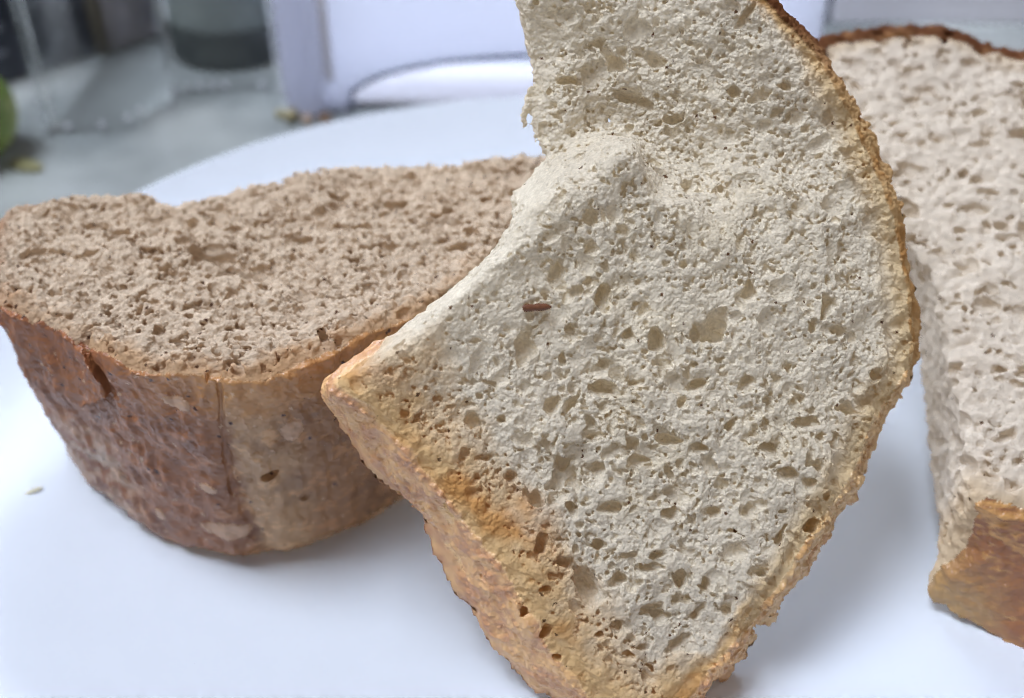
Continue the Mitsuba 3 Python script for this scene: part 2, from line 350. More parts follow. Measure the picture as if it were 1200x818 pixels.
    gold = lerp(C(0.85, 0.57, 0.26), C(0.72, 0.36, 0.10), sstep(-0.1, 0.5, wob2)[:, None])
    gold = lerp(gold, C(0.80, 0.62, 0.36), right[:, None])
    col = lerp(col, gold, (0.92 * toast)[:, None])
    shell = lerp(C(0.54, 0.275, 0.135), C(0.70, 0.42, 0.19), sstep(-0.4, 0.4, wob)[:, None])
    shell = lerp(shell, C(0.24, 0.095, 0.04), (sstep(0.1, 0.7, wob2) * 0.4)[:, None])
    shell = lerp(shell, lerp(C(0.66, 0.45, 0.22), C(0.50, 0.26, 0.09), sstep(-0.1, 0.6, wob + 0.5 * wob2)[:, None]), (0.9 * right)[:, None])
    shell = lerp(shell, C(0.16, 0.06, 0.025), (0.9 * sstep(84, 96, p[:, 1]) * (s > -1))[:, None])
    col = lerp(col, shell, (sstep(-0.9 + 0.3 * right, -0.3 + 0.3 * right, edge) * crust)[:, None])
    col = np.where(specks(p, 0.42, 0.0028, 1)[:, None] & ~crust[:, None], C(0.16, 0.08, 0.04), col)
    n = normals_of(p, f)
    # one frame for all: the local axes are right-handed
    W = slice_world(p)
    N = n[:, :1] * SU + n[:, 1:2] * SV + n[:, 2:] * SN
    split_mesh('bread_slice', W, f, col, crust.astype(int), ('crumb', 'crust'), ('m_crumb', 'm_crust'), N)
    tag('bread_slice', 'white bread slice with torn upper edge, leaning in the middle, brown seed on it', 'bread slice', 'bread on the plate')
    tag('bread_slice__crust', 'thin golden orange crust, paler along the right edge')


def grain(p, cell, seed):
    return 2.4 * (meshkit.noise(p / cell, seed + 50) - 0.5)


def specks(p, cell, share, seed):
    """Small grains of bran scattered through the crumb."""
    q = p + 0.25 * cell * np.sin(p[:, [1, 2, 0]] * 5.1)
    i = np.floor(q / cell).astype(np.int64)
    hsh = (i[:, 0] * 73856093 ^ i[:, 1] * 19349663 ^ i[:, 2] * 83492791 ^ seed * 97531) & 0xFFFFFFFF
    hsh = ((hsh ^ (hsh >> 13)) * 1274126177) & 0xFFFFFFFF
    return ((hsh ^ (hsh >> 16)) & 0xFFFFFF) / 16777215.0 < share


middle_slice()

# ------------------------------------------------------------------ the heel of brown bread, cut face up
LT = [(-85.0, 26.0), (-77.3, 27.4), (-67.5, 28.3), (-62.1, 29.4), (-57.1, 25.5), (-53.2, 28.3), (-45.0, 30.9), (-39.5, 32.4), (-37.7, 35.1), (-31.3, 37.2), (-21.0, 38.1), (-9.0, 38.8), (0.0, 41.6), (9, 42), (12.7, 34.8), (8.5, 20.5), (0.0, 9.8), (-10.6, -2.8), (-18.1, -9.7), (-23.6, -14.0), (-29.4, -18.0), (-34.2, -20.4), (-39.1, -21.1), (-43.8, -20.7), (-49.3, -19.3), (-53.9, -17.1), (-57.5, -14.8), (-61.4, -11.7), (-65.1, -8.7), (-69.7, -6.6), (-74.2, -4.4), (-77.6, 0.0), (-81.0, 7.5), (-84.2, 16.0), (-86.0, 22.5)]
LBOT = [(-78, 7), (-73.5, 0.5), (-66.8, -5.8), (-60.4, -11.8), (-54.7, -15.3), (-48.8, -17.0), (-44.0, -17.4), (-40.0, -17.0), (-35.4, -16.2), (-30.2, -14.0), (-23.8, -9.7), (-17.2, -4.5), (-8.1, 7.7), (0, 20), (2, 30), (-20, 32), (-52, 24), (-72, 14)]


def heel():
    h, ZT = 0.24, 42.0
    ax = [np.arange(-89, 16, h), np.arange(-24, 45, h), np.arange(-0.6, 44.5, h)]
    x, y, z = ax
    shape = tuple(len(a) for a in ax)
    st, sb = poly_sdf(LT, x, y), poly_sdf(LBOT, x, y)
    X, Y = np.meshgrid(x, y, indexing='ij')
    f2 = ndi.gaussian_filter(np.random.default_rng(8).standard_normal(X.shape), 12)
    f2 /= f2.std()
    top = ZT + 0.45 * f2 - 1.4 * np.exp(-((X + 38) ** 2 + (Y - 6) ** 2) / 260.0) - 1.6 * sstep(-2.6, 0.5, st) - 1.2 * sstep(-4.5, 0, st) * sstep(-66, -78, X)
    d = np.empty(shape, np.float32)
    n1, n2, n3 = field(shape, 1.1, 21), field(shape, 2.7, 22), field(shape, (14, 14, 10), 23)
    n4 = field(shape, (2.0, 2.0, 5.0), 24)
    # a flap of crust lifted along the split
    XX, ZZ = np.meshgrid(x, z, indexing='ij')
    flap = shapely.Polygon(FLAP)
    free = shapely.distance(shapely.LineString(FLAP[:4]), shapely.points(XX.ravel(), ZZ.ravel())).reshape(XX.shape)
    lift = (1.15 * np.clip(1 - free / 8.5, 0, 1) ** 1.4 * shapely.contains_xy(flap, XX.ravel(), ZZ.ravel()).reshape(XX.shape)).astype(np.float32)
    # the dough bulges on both sides of the seam, more on its left
    lift += (0.9 * np.exp(-((XX + 43.2) / 2.6) ** 2) + 0.7 * np.exp(-((XX + 36.3) / 2.2) ** 2)) * sstep(40, 25, ZZ)
    for k, zk in enumerate(z):
        t = np.clip((ZT - zk) / ZT, 0, 1) ** 1.55
        side = lerp(st, sb, t) + 2.2 * sstep(4.5, 0.0, zk)
        d[:, :, k] = np.maximum(np.maximum(side - lift[:, k][:, None] * (Y < 6), zk - top), -zk)
    upper = sstep(37.5, 40.0, z)[None, None] * sstep(-0.2, -1.6, st)[..., None]
    upper = upper.astype(np.float32)
    d += (0.07 + 0.25 * upper) * n1 + (0.09 + 0.08 * upper) * n2 + 0.25 * n3 + 0.16 * (1 - upper) * n4
    for k, zk in enumerate(z):                                        # fine bubbles under the cut face
        if zk > 38:
            deep = np.maximum(top - zk, 0)
            inner = sstep(-0.4, -1.6, st)
            d[:, :, k] = np.maximum(d[:, :, k], inner * (0.30 * (0.85 * n1[:, :, k] + 0.65 * n2[:, :, k] - 1.05) - 0.30 * np.maximum(deep - 0.7, 0)) - 0.4 * (1 - inner))
    # the seam down the front and the split at the left
    pts = np.array([(-39.1, -20.9, 41), (-40.0, -21.2, 32.5), (-40.7, -20.3, 21.7), (-39.8, -19.3, 13.6), (-39.0, -18.4, 5), (-38.4, -17.4, 0)])
    for t in np.linspace(0, 5, 110):
        i = min(int(t), 4)
        c = lerp(pts[i], pts[i + 1], t - i)
        r = np.interp(t, [0, 1, 3, 5], [0.35, 0.5, 0.9, 1.5]) * (1 + 0.3 * math.sin(t * 9))
        carve(d, ax, c, (r, r, r * 1.1))
    for t in np.linspace(0, 1, 24):
        c = np.array([np.interp(t, [0, 0.5, 1], [-59.9, -58.0, -56.9]), np.interp(t, [0, 0.5, 1], [-13.2, -14.6, -15.6]), np.interp(t, [0, 0.5, 1], [40.5, 38.0, 33.8])])
        r = 0.25 + 0.55 * t
        carve(d, ax, c, (r, 1.9, r * 1.3))
    for c, r in (((-35.3, -19.2, 22.0), 0.9), ((-31.8, -16.9, 14.0), 0.7), ((-49, -20, 24), 0.35), ((-66, -8, 20), 0.4)):
        carve(d, ax, c, (r * 1.2, 1.2, r * 0.8), None, n2, 0.2)
    # holes
    rng = np.random.default_rng(9)
    for a, b, rx, ry, rz in HEEL_PORES:
        i, j = np.searchsorted(x, a), np.searchsorted(y, b)
        zt = top[i, j]
        carve(d, ax, (a, b, zt - 0.4), (rx, ry, rz), None, n2, 0.3, facet_set(rng))
        for _ in range(5):
            o = rng.normal(0, 0.6, 3) * (rx, ry, 0.8)
            carve(d, ax, (a + o[0], b + o[1], zt - 0.5 + o[2]), rng.uniform(0.4, 0.7, 3) * (rx, ry, rz))
    for _ in range(750):
        a, b = rng.uniform(-88, 14), rng.uniform(-22, 42)
        i, j = min(np.searchsorted(x, a), len(x) - 1), min(np.searchsorted(y, b), len(y) - 1)
        if st[i, j] > -0.8: continue
        r = min(0.36 + rng.gamma(1.4, 0.22), 1.4)
        carve(d, ax, (a, b, top[i, j] - rng.uniform(0, 0.5)), r * rng.uniform([0.9, 0.6, 0.6], [1.6, 1.1, 1.1]), trimesh.transformations.random_rotation_matrix(rng.random(3))[:3, :3], n2, 0.2, facet_set(rng, 7))
    p, f = surface_nets(d, (x[0], y[0], z[0]), h)
    p, f, _ = keep_largest(p, f)
    p, f = coarsen(p, f, (p[:, 2] < 36.5) & ((p[:, 1] > 8) | (p[:, 0] > -14)) | (p[:, 2] < 0.4) | (p[:, 0] > 2), 1.0)
    ix, iy = (np.clip(((p[:, i] - ax[i][0]) / h).round().astype(int), 0, shape[i] - 1) for i in (0, 1))
    t = np.clip((ZT - p[:, 2]) / ZT, 0, 1) ** 1.55
    s = lerp(st[ix, iy], sb[ix, iy], t)
    below = top[ix, iy] - p[:, 2]
    wob = 2 * (meshkit.fbm(p / 2.0, 3, 13) - 0.5)
    wob2 = 2 * (meshkit.fbm(p / 8.0 + 40, 3, 14) - 0.5)
    fine = 2 * (meshkit.noise(p / 0.6, 17) - 0.5)
    backtorn = (p[:, 1] > 23) & (p[:, 0] > -79)
    crust = (s + 0.4 * wob > -1.3) & ((below > 0.9 + 0.8 * wob) | (s + 0.4 * wob > -0.35)) & ~backtorn
    C = lambda *c: np.array(c)[None]
    col = C(0.74, 0.595, 0.44) * (1 + 0.08 * wob[:, None] + 0.08 * fine[:, None] + 0.17 * grain(p, 0.32, 2)[:, None])
    toast = sstep(-4.2, -0.2, s + 2.0 * wob + 1.6 * wob2 + 0.5 * fine) * ~backtorn
    left = sstep(-66, -84, p[:, 0])
    col = lerp(col, lerp(C(0.64, 0.37, 0.17), C(0.44, 0.20, 0.09), left[:, None]), ((0.6 + 0.25 * np.clip(wob2, -1, 1)) * toast)[:, None])
    col = np.where(specks(p, 0.45, 0.008, 2)[:, None], C(0.13, 0.06, 0.035), col)
    # crust: red brown at the left, tan at the right, golden near the upper rim, with paler floury streaks and blisters
    tan = sstep(-47, -32, p[:, 0] + 6 * wob2 + 3 * wob)
    shell = lerp(C(0.24, 0.100, 0.046), C(0.285, 0.148, 0.070), tan[:, None])
    shell = lerp(shell, C(0.48, 0.31, 0.17), (0.75 * sstep(-40.5, -38, p[:, 0] + wob) * sstep(-28, -35, p[:, 0] + 2.5 * wob))[:, None])
    shell = lerp(shell, shell * C(1.65, 1.65, 1.6), (0.60 * sstep(0.05, 0.5, wob + 0.3 * fine))[:, None])
    shell = lerp(shell, shell * C(0.55, 0.5, 0.5), (0.7 * sstep(0.05, 0.5, -wob2 - 0.4 * wob))[:, None])
    rim = sstep(9.0, 1.0, below + 3.5 * wob + 3 * wob2)
    shell = lerp(shell, lerp(C(0.32, 0.12, 0.048), C(0.52, 0.255, 0.09), sstep(-60, -40, p[:, 0])[:, None]), (0.75 * rim)[:, None])
    flour = sstep(-52, -66, p[:, 0]) * sstep(24, 14, p[:, 2]) * sstep(-0.25, 0.45, wob + 0.6 * wob2)
    shell = lerp(shell, C(0.46, 0.38, 0.29), (0.75 * flour)[:, None])
    dots = specks(p, 0.5, 0.012, 5) & (wob > -0.2)
    shell = np.where(dots[:, None], lerp(shell, C(0.62, 0.47, 0.33), 0.55), shell)
    shell = np.where(specks(p, 0.5, 0.006, 6)[:, None], C(0.05, 0.02, 0.015), shell)
    col = lerp(col, np.clip(shell, 0, 0.8), (crust * 1.0)[:, None])
    n = normals_of(p, f)
    cls = crust.astype(int)
    cls[crust & shapely.contains_xy(flap, p[:, 0], p[:, 2]) & (p[:, 1] < 4)] = 2
    for i, (bx, by, bz, rx, rz) in enumerate(BLISTERS):
        q = np.hypot(np.hypot(p[:, 0] - bx, p[:, 1] - by) / rx, (p[:, 2] - bz) / rz) + 0.30 * wob + 0.12 * fine
        on = (q < 1) & (cls == 1)
        cls[on] = 3 + i
        p = p + n * (0.20 * sstep(1.0, 0.88, q) * on)[:, None]
        col = np.where(on[:, None], lerp(np.array([[0.52, 0.34, 0.22]]), col, 0.2) * (1 + 0.10 * fine[:, None]), col)
    names = ('crumb', 'crust', 'crust_flap') + tuple('blister' + (f'_{i:03d}' if i else '') for i in range(len(BLISTERS)))
    split_mesh('bread_heel', p * MM, f, col, cls, names, ('m_crumb',) + ('m_crust',) * (len(names) - 1), normals_of(p, f))
    tag('bread_heel__crust_flap', 'lifted flap of crust beside a dark split')
    tag('bread_heel', 'thick brown bread end lying cut face up at the left of the plate', 'bread heel', 'bread on the plate')
    tag('bread_heel__crust', 'reddish brown crust, tan to the right of its seam')


FLAP = [(-59.8, 42), (-58.1, 38.1), (-57.1, 33.6), (-64.5, 27), (-73, 30), (-73, 42)]
BLISTERS = [(-46.1, -20.4, 36.0, 2.1, 1.4), (-43.4, -18.6, 9.7, 3.6, 1.9), (-44.3, -19.6, 20.0, 1.5, 1.1), (-62.0, -10.5, 13.0, 1.1, 1.5), (-54.6, -15.8, 9.5, 0.8, 1.5), (-62.5, -11.5, 36.5, 0.8, 0.8), (-31.5, -17.5, 30, 1.8, 2.6)]
HEEL_PORES = [(-41.0, 5.0, 3.6, 2.2, 4.0), (-47, 10.5, 4.0, 2.2, 2.4), (-31, -1.5, 2.2, 1.0, 1.4), (-33, -7.5, 1.6, 0.8, 1.2), (-27, 16, 3.0, 1.4, 1.6), (-20, 12, 2.0, 1.2, 1.3), (-34, 15, 2.2, 1.0, 1.2), (-13, 20, 2.0, 1.2, 1.2), (-45, -5, 2.6, 0.8, 1.3), (-56, 10, 1.6, 0.9, 1.0), (-52, 3, 1.2, 0.8, 1.0), (-63, 15, 1.5, 0.8, 1.0), (-20, 24, 2.2, 1.2, 1.2), (-8, 10, 1.6, 1.0, 1.1), (-82, 12, 0.7, 1.5, 1.4)]
heel()

# ------------------------------------------------------------------ the right slice, lying on its crust edge and the plate's rim
RF = [(0.1, 0.3), (0.6, 5.2), (1.3, 11.4), (1.6, 19.9), (2.3, 29.0), (2.6, 37.0), (1.2, 41.5), (-1.8, 48.5), (-5, 63.6), (-9, 79.6), (-11, 91.0), (-1.3, 93.8), (5.1, 95.0), (11.3, 94.8), (18.8, 93.4), (29.1, 90.5), (42.5, 81.7), (53.3, 59.8), (45, 18.5), (33, -3.2), (17.9, -3.4), (6.6, -2.2), (2.6, -1.4)]
RBK = [(-1.6, -6.6), (1.9, 0.2), (3.2, 8.1), (4.2, 17.2), (5.6, 28.5), (6.6, 38.8), (6.0, 48), (5.0, 67.3), (2.4, 80), (-2, 88), (8.8, 90), (20, 88), (30, 85), (40, 79), (52, 60), (50, 20.6), (40.4, -21.0), (23.5, -21.5), (12.2, -16.6), (5.6, -11.8), (1.6, -8.6)]
a20 = math.radians(20)
RO, RU, RV, RN = local_frame(np.array([0.06391, -0.02679, 0.0245]), [0, -math.sin(a20), math.cos(a20)])


def right_slice():
    h, TH = 0.31, 21.0
    ax = [np.arange(-14, 46, h), np.arange(-24.5, 99, h), np.arange(-22.5, 2.5, h)]
    u, v, w = ax
    shape = tuple(len(a) for a in ax)
    sf, sb = poly_sdf(RF, u, v), poly_sdf(RBK, u, v)
    U, V = np.meshgrid(u, v, indexing='ij')
    f2 = ndi.gaussian_filter(np.random.default_rng(15).standard_normal(U.shape), 14)
    f2 /= f2.std()
    rec = (0.35 * f2 + 1.1 * sstep(-2.2, 0.5, sf) * sstep(88, 78, V)).astype(np.float32)
    d = np.empty(shape, np.float32)
    n1, n2, n3 = field(shape, 1.2, 31), field(shape, (3.0, 2.4, 2.4), 32), field(shape, (12, 9, 7), 33)
    for k, wk in enumerate(w):
        t = np.clip(-wk / TH, 0, 1)
        side = lerp(sf, sb, t ** 0.9)
        d[:, :, k] = np.maximum(np.maximum(side, wk + rec), -TH - wk)
    front = sstep(4, -1, V)[..., None].astype(np.float32)
    front = np.maximum(front, sstep(86, 91, V)[..., None]).astype(np.float32)
    rag = 0.6 * n2 + 0.5 * n3 + 0.35 * n1
    d += (0.17 - 0.06 * front) * n1 + (0.12 - 0.02 * front) * n2 + (0.18 + 0.02 * front) * n3
    for k, wk in enumerate(w):
        deep, inner = np.maximum(-wk - rec, 0), sstep(-0.8, -3.0, sf)
        if wk > -4:
            d[:, :, k] = np.maximum(d[:, :, k], inner * (0.34 * (0.85 * n1[:, :, k] + 0.60 * n2[:, :, k] - 1.1) - 0.30 * np.maximum(deep - 0.8, 0)) - 0.4 * (1 - inner))
    rng = np.random.default_rng(19)
    for _ in range(600):
        a, b = rng.uniform(-8, 46), rng.uniform(-2, 93)
        i, j = min(np.searchsorted(u, a), len(u) - 1), min(np.searchsorted(v, b), len(v) - 1)
        if sf[i, j] > -1: continue
        r = min(0.28 + rng.gamma(1.2, 0.22), 1.4)
        carve(d, ax, (a, b, -rec[i, j] - rng.uniform(0, 0.6)), r * rng.uniform([1.0, 0.55, 0.6], [1.9, 1.0, 1.1]), None, rag, 0.22, facet_set(rng, 7))
    for a, b, c, e in ((20, 47, 2.4, 1.6), (14, 58, 2.2, 1.2), (9, 67, 2.6, 1.2), (24, 68, 2.6, 1.6), (17, 73, 2.0, 1.0), (28, 75, 3, 1.4), (15.5, 48, 1.4, 1.2), (3, 60, 1.6, 1.6), (8, 40, 2.0, 1.4), (20, 28, 2.6, 1.6), (22, 15, 2.2, 1.4), (12, 20, 1.4, 1.0), (1, 52, 1.6, 2.2)):
        i, j = np.searchsorted(u, a), np.searchsorted(v, b)
        carve(d, ax, (a, b, -rec[i, j] - 0.4), (c * 0.8, e * 0.8, 1.7), None, rag, 0.3, facet_set(rng))
    for _ in range(260):                                   # torn left side
        b, c = rng.uniform(-2, 60), rng.uniform(-20, -1)
        a = lerp(np.interp(b, [0, 20, 44, 64], [0.1, 1.6, 2.1, -0.3]), np.interp(b, [0, 20, 44, 64], [1.9, 4.4, 6.2, 5.2]), (-c / TH) ** 0.9)
        r = min(0.5 + rng.gamma(1.5, 0.3), 1.7)
        carve(d, ax, (a, b, c), r * rng.uniform(0.6, 1.3, 3))
    p, f = surface_nets(d, (u[0], v[0], w[0]), h)
    p, f, _ = keep_largest(p, f)
    p, f = coarsen(p, f, (p[:, 2] < -5) & (p[:, 1] > -1) & (p[:, 0] > 9) | (p[:, 2] < -20.5) | (p[:, 0] > 36), 1.2)
    iu, iv = (np.clip(((p[:, i] - ax[i][0]) / h).round().astype(int), 0, shape[i] - 1) for i in (0, 1))
    t = np.clip(-p[:, 2] / TH, 0, 1) ** 0.9
    s = lerp(sf[iu, iv], sb[iu, iv], t)
    wob = 2 * (meshkit.fbm(p / 2.2, 3, 23) - 0.5)
    wob2 = 2 * (meshkit.fbm(p / 7.0 + 40, 3, 24) - 0.5)
    fine = 2 * (meshkit.noise(p / 0.6, 27) - 0.5)
    leftside = (p[:, 0] < 14) & (p[:, 1] > 0.3 - 5.4 * t) & (p[:, 1] < 86)
    crust = (s + 0.4 * wob > -1.4 - 1.6 * sstep(76, 86, p[:, 1])) & ~leftside
    C = lambda *c: np.array(c)[None]
    col = C(0.87, 0.775, 0.64) * (1 + 0.06 * wob[:, None] + 0.06 * fine[:, None] + 0.08 * grain(p, 0.4, 3)[:, None])
    toast = sstep(-7, -0.8, s + 1.8 * wob + wob2) * (1 - leftside * sstep(-1, 9, p[:, 1] + 3 * wob))
    col = lerp(col, C(0.76, 0.55, 0.30), (0.65 * toast)[:, None])
    col = np.where(specks(p, 0.45, 0.002, 3)[:, None], C(0.15, 0.08, 0.04), col)
    streak = 2 * (meshkit.fbm(p * np.array([0.22, 1.3, 1.1]), 3, 29) - 0.5)
    shell = lerp(C(0.62, 0.34, 0.12), C(0.30, 0.12, 0.05), sstep(-0.6, 0.2, 0.9 * streak + 0.4 * wob2 - 0.35 * sstep(-7, 0, p[:, 2]) + 0.25 * sstep(-4, -12, p[:, 2]))[:, None])
    shell = lerp(shell, C(0.46, 0.30, 0.12), (0.75 * sstep(12, 2, p[:, 0] + 4 * wob) * sstep(-6, -20, p[:, 2]))[:, None])
    shell = lerp(shell, lerp(C(0.19, 0.080, 0.038), C(0.42, 0.22, 0.10), sstep(0.0, 0.6, wob)[:, None]), sstep(60, 80, p[:, 1])[:, None])
    col = lerp(col, shell, (crust * 1.0)[:, None])
    n = normals_of(p, f)
    W = RO + (p[:, :1] * RU + p[:, 1:2] * RV + p[:, 2:] * RN) * MM
    N = n[:, :1] * RU + n[:, 1:2] * RV + n[:, 2:] * RN
    split_mesh('bread_slice_001', W, f, col, crust.astype(int), ('crumb', 'crust'), ('m_crumb', 'm_crust'), N)
    tag('bread_slice_001', 'thick white bread slice at the right, lying face up with its torn side in shade', 'bread slice', 'bread on the plate')
    tag('bread_slice_001__crust', 'dark brown upper crust and golden brown front crust')


right_slice()


# ------------------------------------------------------------------ plate and table
def plate():
    prof = [(0, 0), (45, 0.0), (60, 0.2), (75, 0.9), (90, 2.6), (100, 4.9), (110, 8.6), (116.2, 11.9), (117.4, 12.6), (118.3, 12.2), (118.5, 11.2), (117.8, 10.4), (112, 6.2), (104, 2.0), (98, -0.6), (86, -3.2), (78, -4.6), (76, -5.6), (73, -5.6), (71, -4.4), (0, -4.4)]
    q = np.array(prof, float)
    from scipy.interpolate import PchipInterpolator
    t = np.arange(len(q))
    tt = np.linspace(0, len(q) - 1, 180)
    q = np.stack([PchipInterpolator(t, q[:, 0])(tt), PchipInterpolator(t, q[:, 1])(tt)], 1)
    q[0, 0] = q[-1, 0] = 0
    m = trimesh.creation.revolve(q * MM, sections=160)
    if m.volume < 0: m.invert()
    m.apply_translation([0.013, 0.010, 0])
    scene['plate'] = mikit.ply(m, 'm_plate', smooth=True)
    tag('plate', 'large glossy white plate with a raised rim under all the bread', 'plate')


plate()
TZ = -0.0056
scene['m_table'] = {'type': 'principled', 'base_color': mikit.proc(lambda p, n, uv: mix((0.17, 0.19, 0.19), (0.36, 0.385, 0.375), smoothstep(0.3, 0.7, fbm(p.x * 34 + 3, p.y * 34, p.z * 34, 4)))), 'roughness': 0.3, 'specular': 0.5}
m = trimesh.creation.box([2.4, 2.0, 0.03])
m.apply_translation([0, 0.3, TZ - 0.015])
scene['table'] = mikit.ply(m, 'm_table')
tag('table', 'grey stone worktop behind and under the plate', kind='structure')

# ------------------------------------------------------------------ what stands behind the plate
def plain(key, r, g, b, rough=0.4, spec=0.5, **more):
    scene[key] = {'type': 'twosided', 'b': {'type': 'principled', 'base_color': rgb(r, g, b), 'roughness': rough, 'specular': spec, **more}}


def mottled(key, a, b, f, rough=0.45):
    scene[key] = {'type': 'principled', 'base_color': mikit.proc(lambda p, n, uv: mix(a, b, smoothstep(0.3, 0.7, fbm(p.x * f, p.y * f, p.z * f, 3)))), 'roughness': rough, 'specular': 0.5}


def rounded(sx, sy, sz, r=1.0):
    """A box with rounded edges, standing on z = 0, in millimetres."""
    from manifold3d import Manifold
    b = []
    for i in (-1, 1):
        for j in (-1, 1):
            for k in (0, 1):
                b.append(Manifold.sphere(r, 16).translate([i * (sx / 2 - r), j * (sy / 2 - r), r + k * (sz - 2 * r)]))
    m = Manifold.batch_hull(b).to_mesh()
    return trimesh.Trimesh(m.vert_properties[:, :3], m.tri_verts)


def put(key, mesh, m, at, rz=0.0, smooth=30):
    mesh = mesh.copy()
    mesh.apply_scale(MM)
    mesh.apply_transform(trimesh.transformations.rotation_matrix(math.radians(rz), [0, 0, 1]))
    mesh.apply_translation([at[0] * MM, at[1] * MM, at[2] * MM])
    scene[key] = mikit.ply(mesh, m, smooth=smooth)


ZB = TZ * 1000
scene['m_navy'] = {'type': 'principled', 'roughness': 0.35, 'specular': 0.5, 'base_color': mikit.proc(lambda p, n, uv: mix(mix((0.010, 0.014, 0.026), (0.035, 0.042, 0.058), smoothstep(0.3, 0.7, fbm(p.x * 60, p.y * 60, p.z * 60, 3))), (0.22, 0.24, 0.28), 0.8 * smoothstep(0.80, 0.86, noise(p.x * 260, p.y * 260, p.z * 260)) + 0.7 * smoothstep(0.985, 1.0, 1 - dr.abs(2 * noise(p.x * 70 + p.z * 22, p.y * 9, 3) - 1))))}
mottled('m_olive', (0.07, 0.062, 0.04), (0.12, 0.105, 0.075), 70)
mottled('m_jar_dark', (0.022, 0.03, 0.03), (0.05, 0.062, 0.058), 80)
mottled('m_jar_pale', (0.12, 0.15, 0.15), (0.20, 0.235, 0.225), 80)
plain('m_white_plastic', 0.80, 0.80, 0.86, 0.25)
scene['m_frosted'] = {'type': 'principledthin', 'base_color': rgb(0.86, 0.87, 0.93), 'roughness': 0.25, 'diff_trans': 1.6, 'spec_trans': 0.0}
plain('m_blue_trim', 0.05, 0.065, 0.12, 0.3)
plain('m_grey_plastic', 0.55, 0.60, 0.66, 0.25)
plain('m_seal', 0.03, 0.035, 0.04, 0.5)
scene['m_clear'] = {'type': 'thindielectric', 'int_ior': 1.3}
plain('m_bead', 0.62, 0.63, 0.68, 0.2)

ang = math.degrees(math.atan2(42, 39))
put('navy_box', rounded(46, 40, 90, 1.5), 'm_navy', (-157, 198, ZB), ang)
tag('navy_box', 'dark navy box, blurred, behind the plate at the upper left', 'box')
put('brown_box', rounded(25, 30, 84, 1.5), 'm_olive', (-131.5, 214, ZB), ang)
tag('brown_box', 'olive brown box standing between the navy box and the grey jar', 'box')

jar = np.array([(0, 0), (18.4, 0), (19.4, 1), (19.4, 11), (19, 12), (0, 12)], float)
put('glass_jar__base', trimesh.creation.revolve(jar, sections=64), 'm_jar_dark', (-88.6, 202, ZB), 0)
jar = np.array([(0, 12.02), (18.6, 12.02), (19, 13), (19, 70), (16, 76), (0, 76)], float)
put('glass_jar__body', trimesh.creation.revolve(jar, sections=64), 'm_jar_pale', (-88.6, 202, ZB), 0)
tag('glass_jar', 'grey green jar with a dark base, blurred, left of the white tub', 'jar')
tag('glass_jar__base', 'dark lower band of the jar')


def tub():
    # the front wall with its arch
    arch = [(-46, -0.0), (-44.9, 5.6), (-41, 8.2), (-36.1, 10.3), (-28.7, 12.3), (-19.1, 14.1), (-7.1, 15.3), (4.8, 16.1), (30, 16.1), (48, 14), (60, 9), (64, 0)]
    out = [(-62, 0), (-64.6, 2), (-65, 8), (-64.5, 60), (85, 60), (85, 8), (84, 2), (80, 0)]
    wall = shapely.Polygon(out + arch[::-1]).buffer(0)
    m = trimesh.creation.extrude_polygon(wall, 3.0, engine='earcut')
    m.apply_transform(trimesh.transformations.rotation_matrix(math.pi / 2, [1, 0, 0]))
    put('plastic_tub__front_wall', m, 'm_frosted', (0, 160, ZB))
    line = shapely.LineString(arch)
    trim = line.buffer(1.0, cap_style='flat').intersection(wall.buffer(0.02))
    m = trimesh.creation.extrude_polygon(trim if trim.geom_type == 'Polygon' else max(trim.geoms, key=lambda g: g.area), 1.2, engine='earcut')
    m.apply_transform(trimesh.transformations.rotation_matrix(math.pi / 2, [1, 0, 0]))
    put('plastic_tub__trim', m, 'm_blue_trim', (0, 157.6, ZB))
    put('plastic_tub__corner_post', rounded(11, 9, 60, 4), 'm_frosted', (-58.5, 154.8, ZB))
    put('plastic_tub__rib', rounded(3.2, 3.0, 50, 1.4), 'm_white_plastic', (-51.5, 156.2, ZB + 9))
    put('plastic_tub__floor', rounded(128, 27, 2, 0.8), 'm_white_plastic', (8, 172.5, ZB))
    put('plastic_tub__back_wall', rounded(150, 2, 21, 0.8), 'm_frosted', (10, 186, ZB))
    tag('plastic_tub', 'white plastic tub with an arched foot and blue grey edge line, behind the plate', 'tub')
    tag('plastic_tub__trim', 'blue grey line along the arch')


tub()

put('white_panel', rounded(90, 8, 60, 0.8), 'm_white_plastic', (151.5, 226, ZB))
tag('white_panel', 'lavender white panel at the upper right behind the right slice', 'panel')
put('grey_panel', rounded(40, 8, 60, 0.8), 'm_grey_plastic', (84.6, 226, ZB))
tag('grey_panel', 'pale grey glossy panel beside the dark seam, above the middle slice', 'panel')
put('grey_panel__seal', rounded(1.9, 3, 58, 0.4), 'm_seal', (105.6, 226, ZB))

# clear tray with a beaded flange
TR = [(-128, 142), (-113.2, 142.7), (-107.3, 146.9), (-105.0, 151.7), (-98.7, 165.7), (-91, 167.4), (-73.5, 168.6), (-68, 170), (-68, 226), (-128, 226)]
tr = shapely.Polygon(TR).buffer(2).buffer(-2)
ring = np.array(tr.exterior.coords)[:-1]
if not tr.exterior.is_ccw: ring = ring[::-1]
k = np.arange(len(ring)); k2 = (k + 1) % len(ring)
wall_v = np.vstack([np.c_[ring, np.full(len(ring), 0.2)], np.c_[ring, np.full(len(ring), 62.0)]])
wall_f = np.vstack([np.stack([k, k2, k2 + len(ring)], 1), np.stack([k, k2 + len(ring), k + len(ring)], 1)])
put('clear_container__wall', trimesh.Trimesh(wall_v, wall_f, process=False), 'm_clear', (0, 0, ZB), smooth=False)
scene['m_glass'] = {'type': 'dielectric', 'int_ior': 1.45}
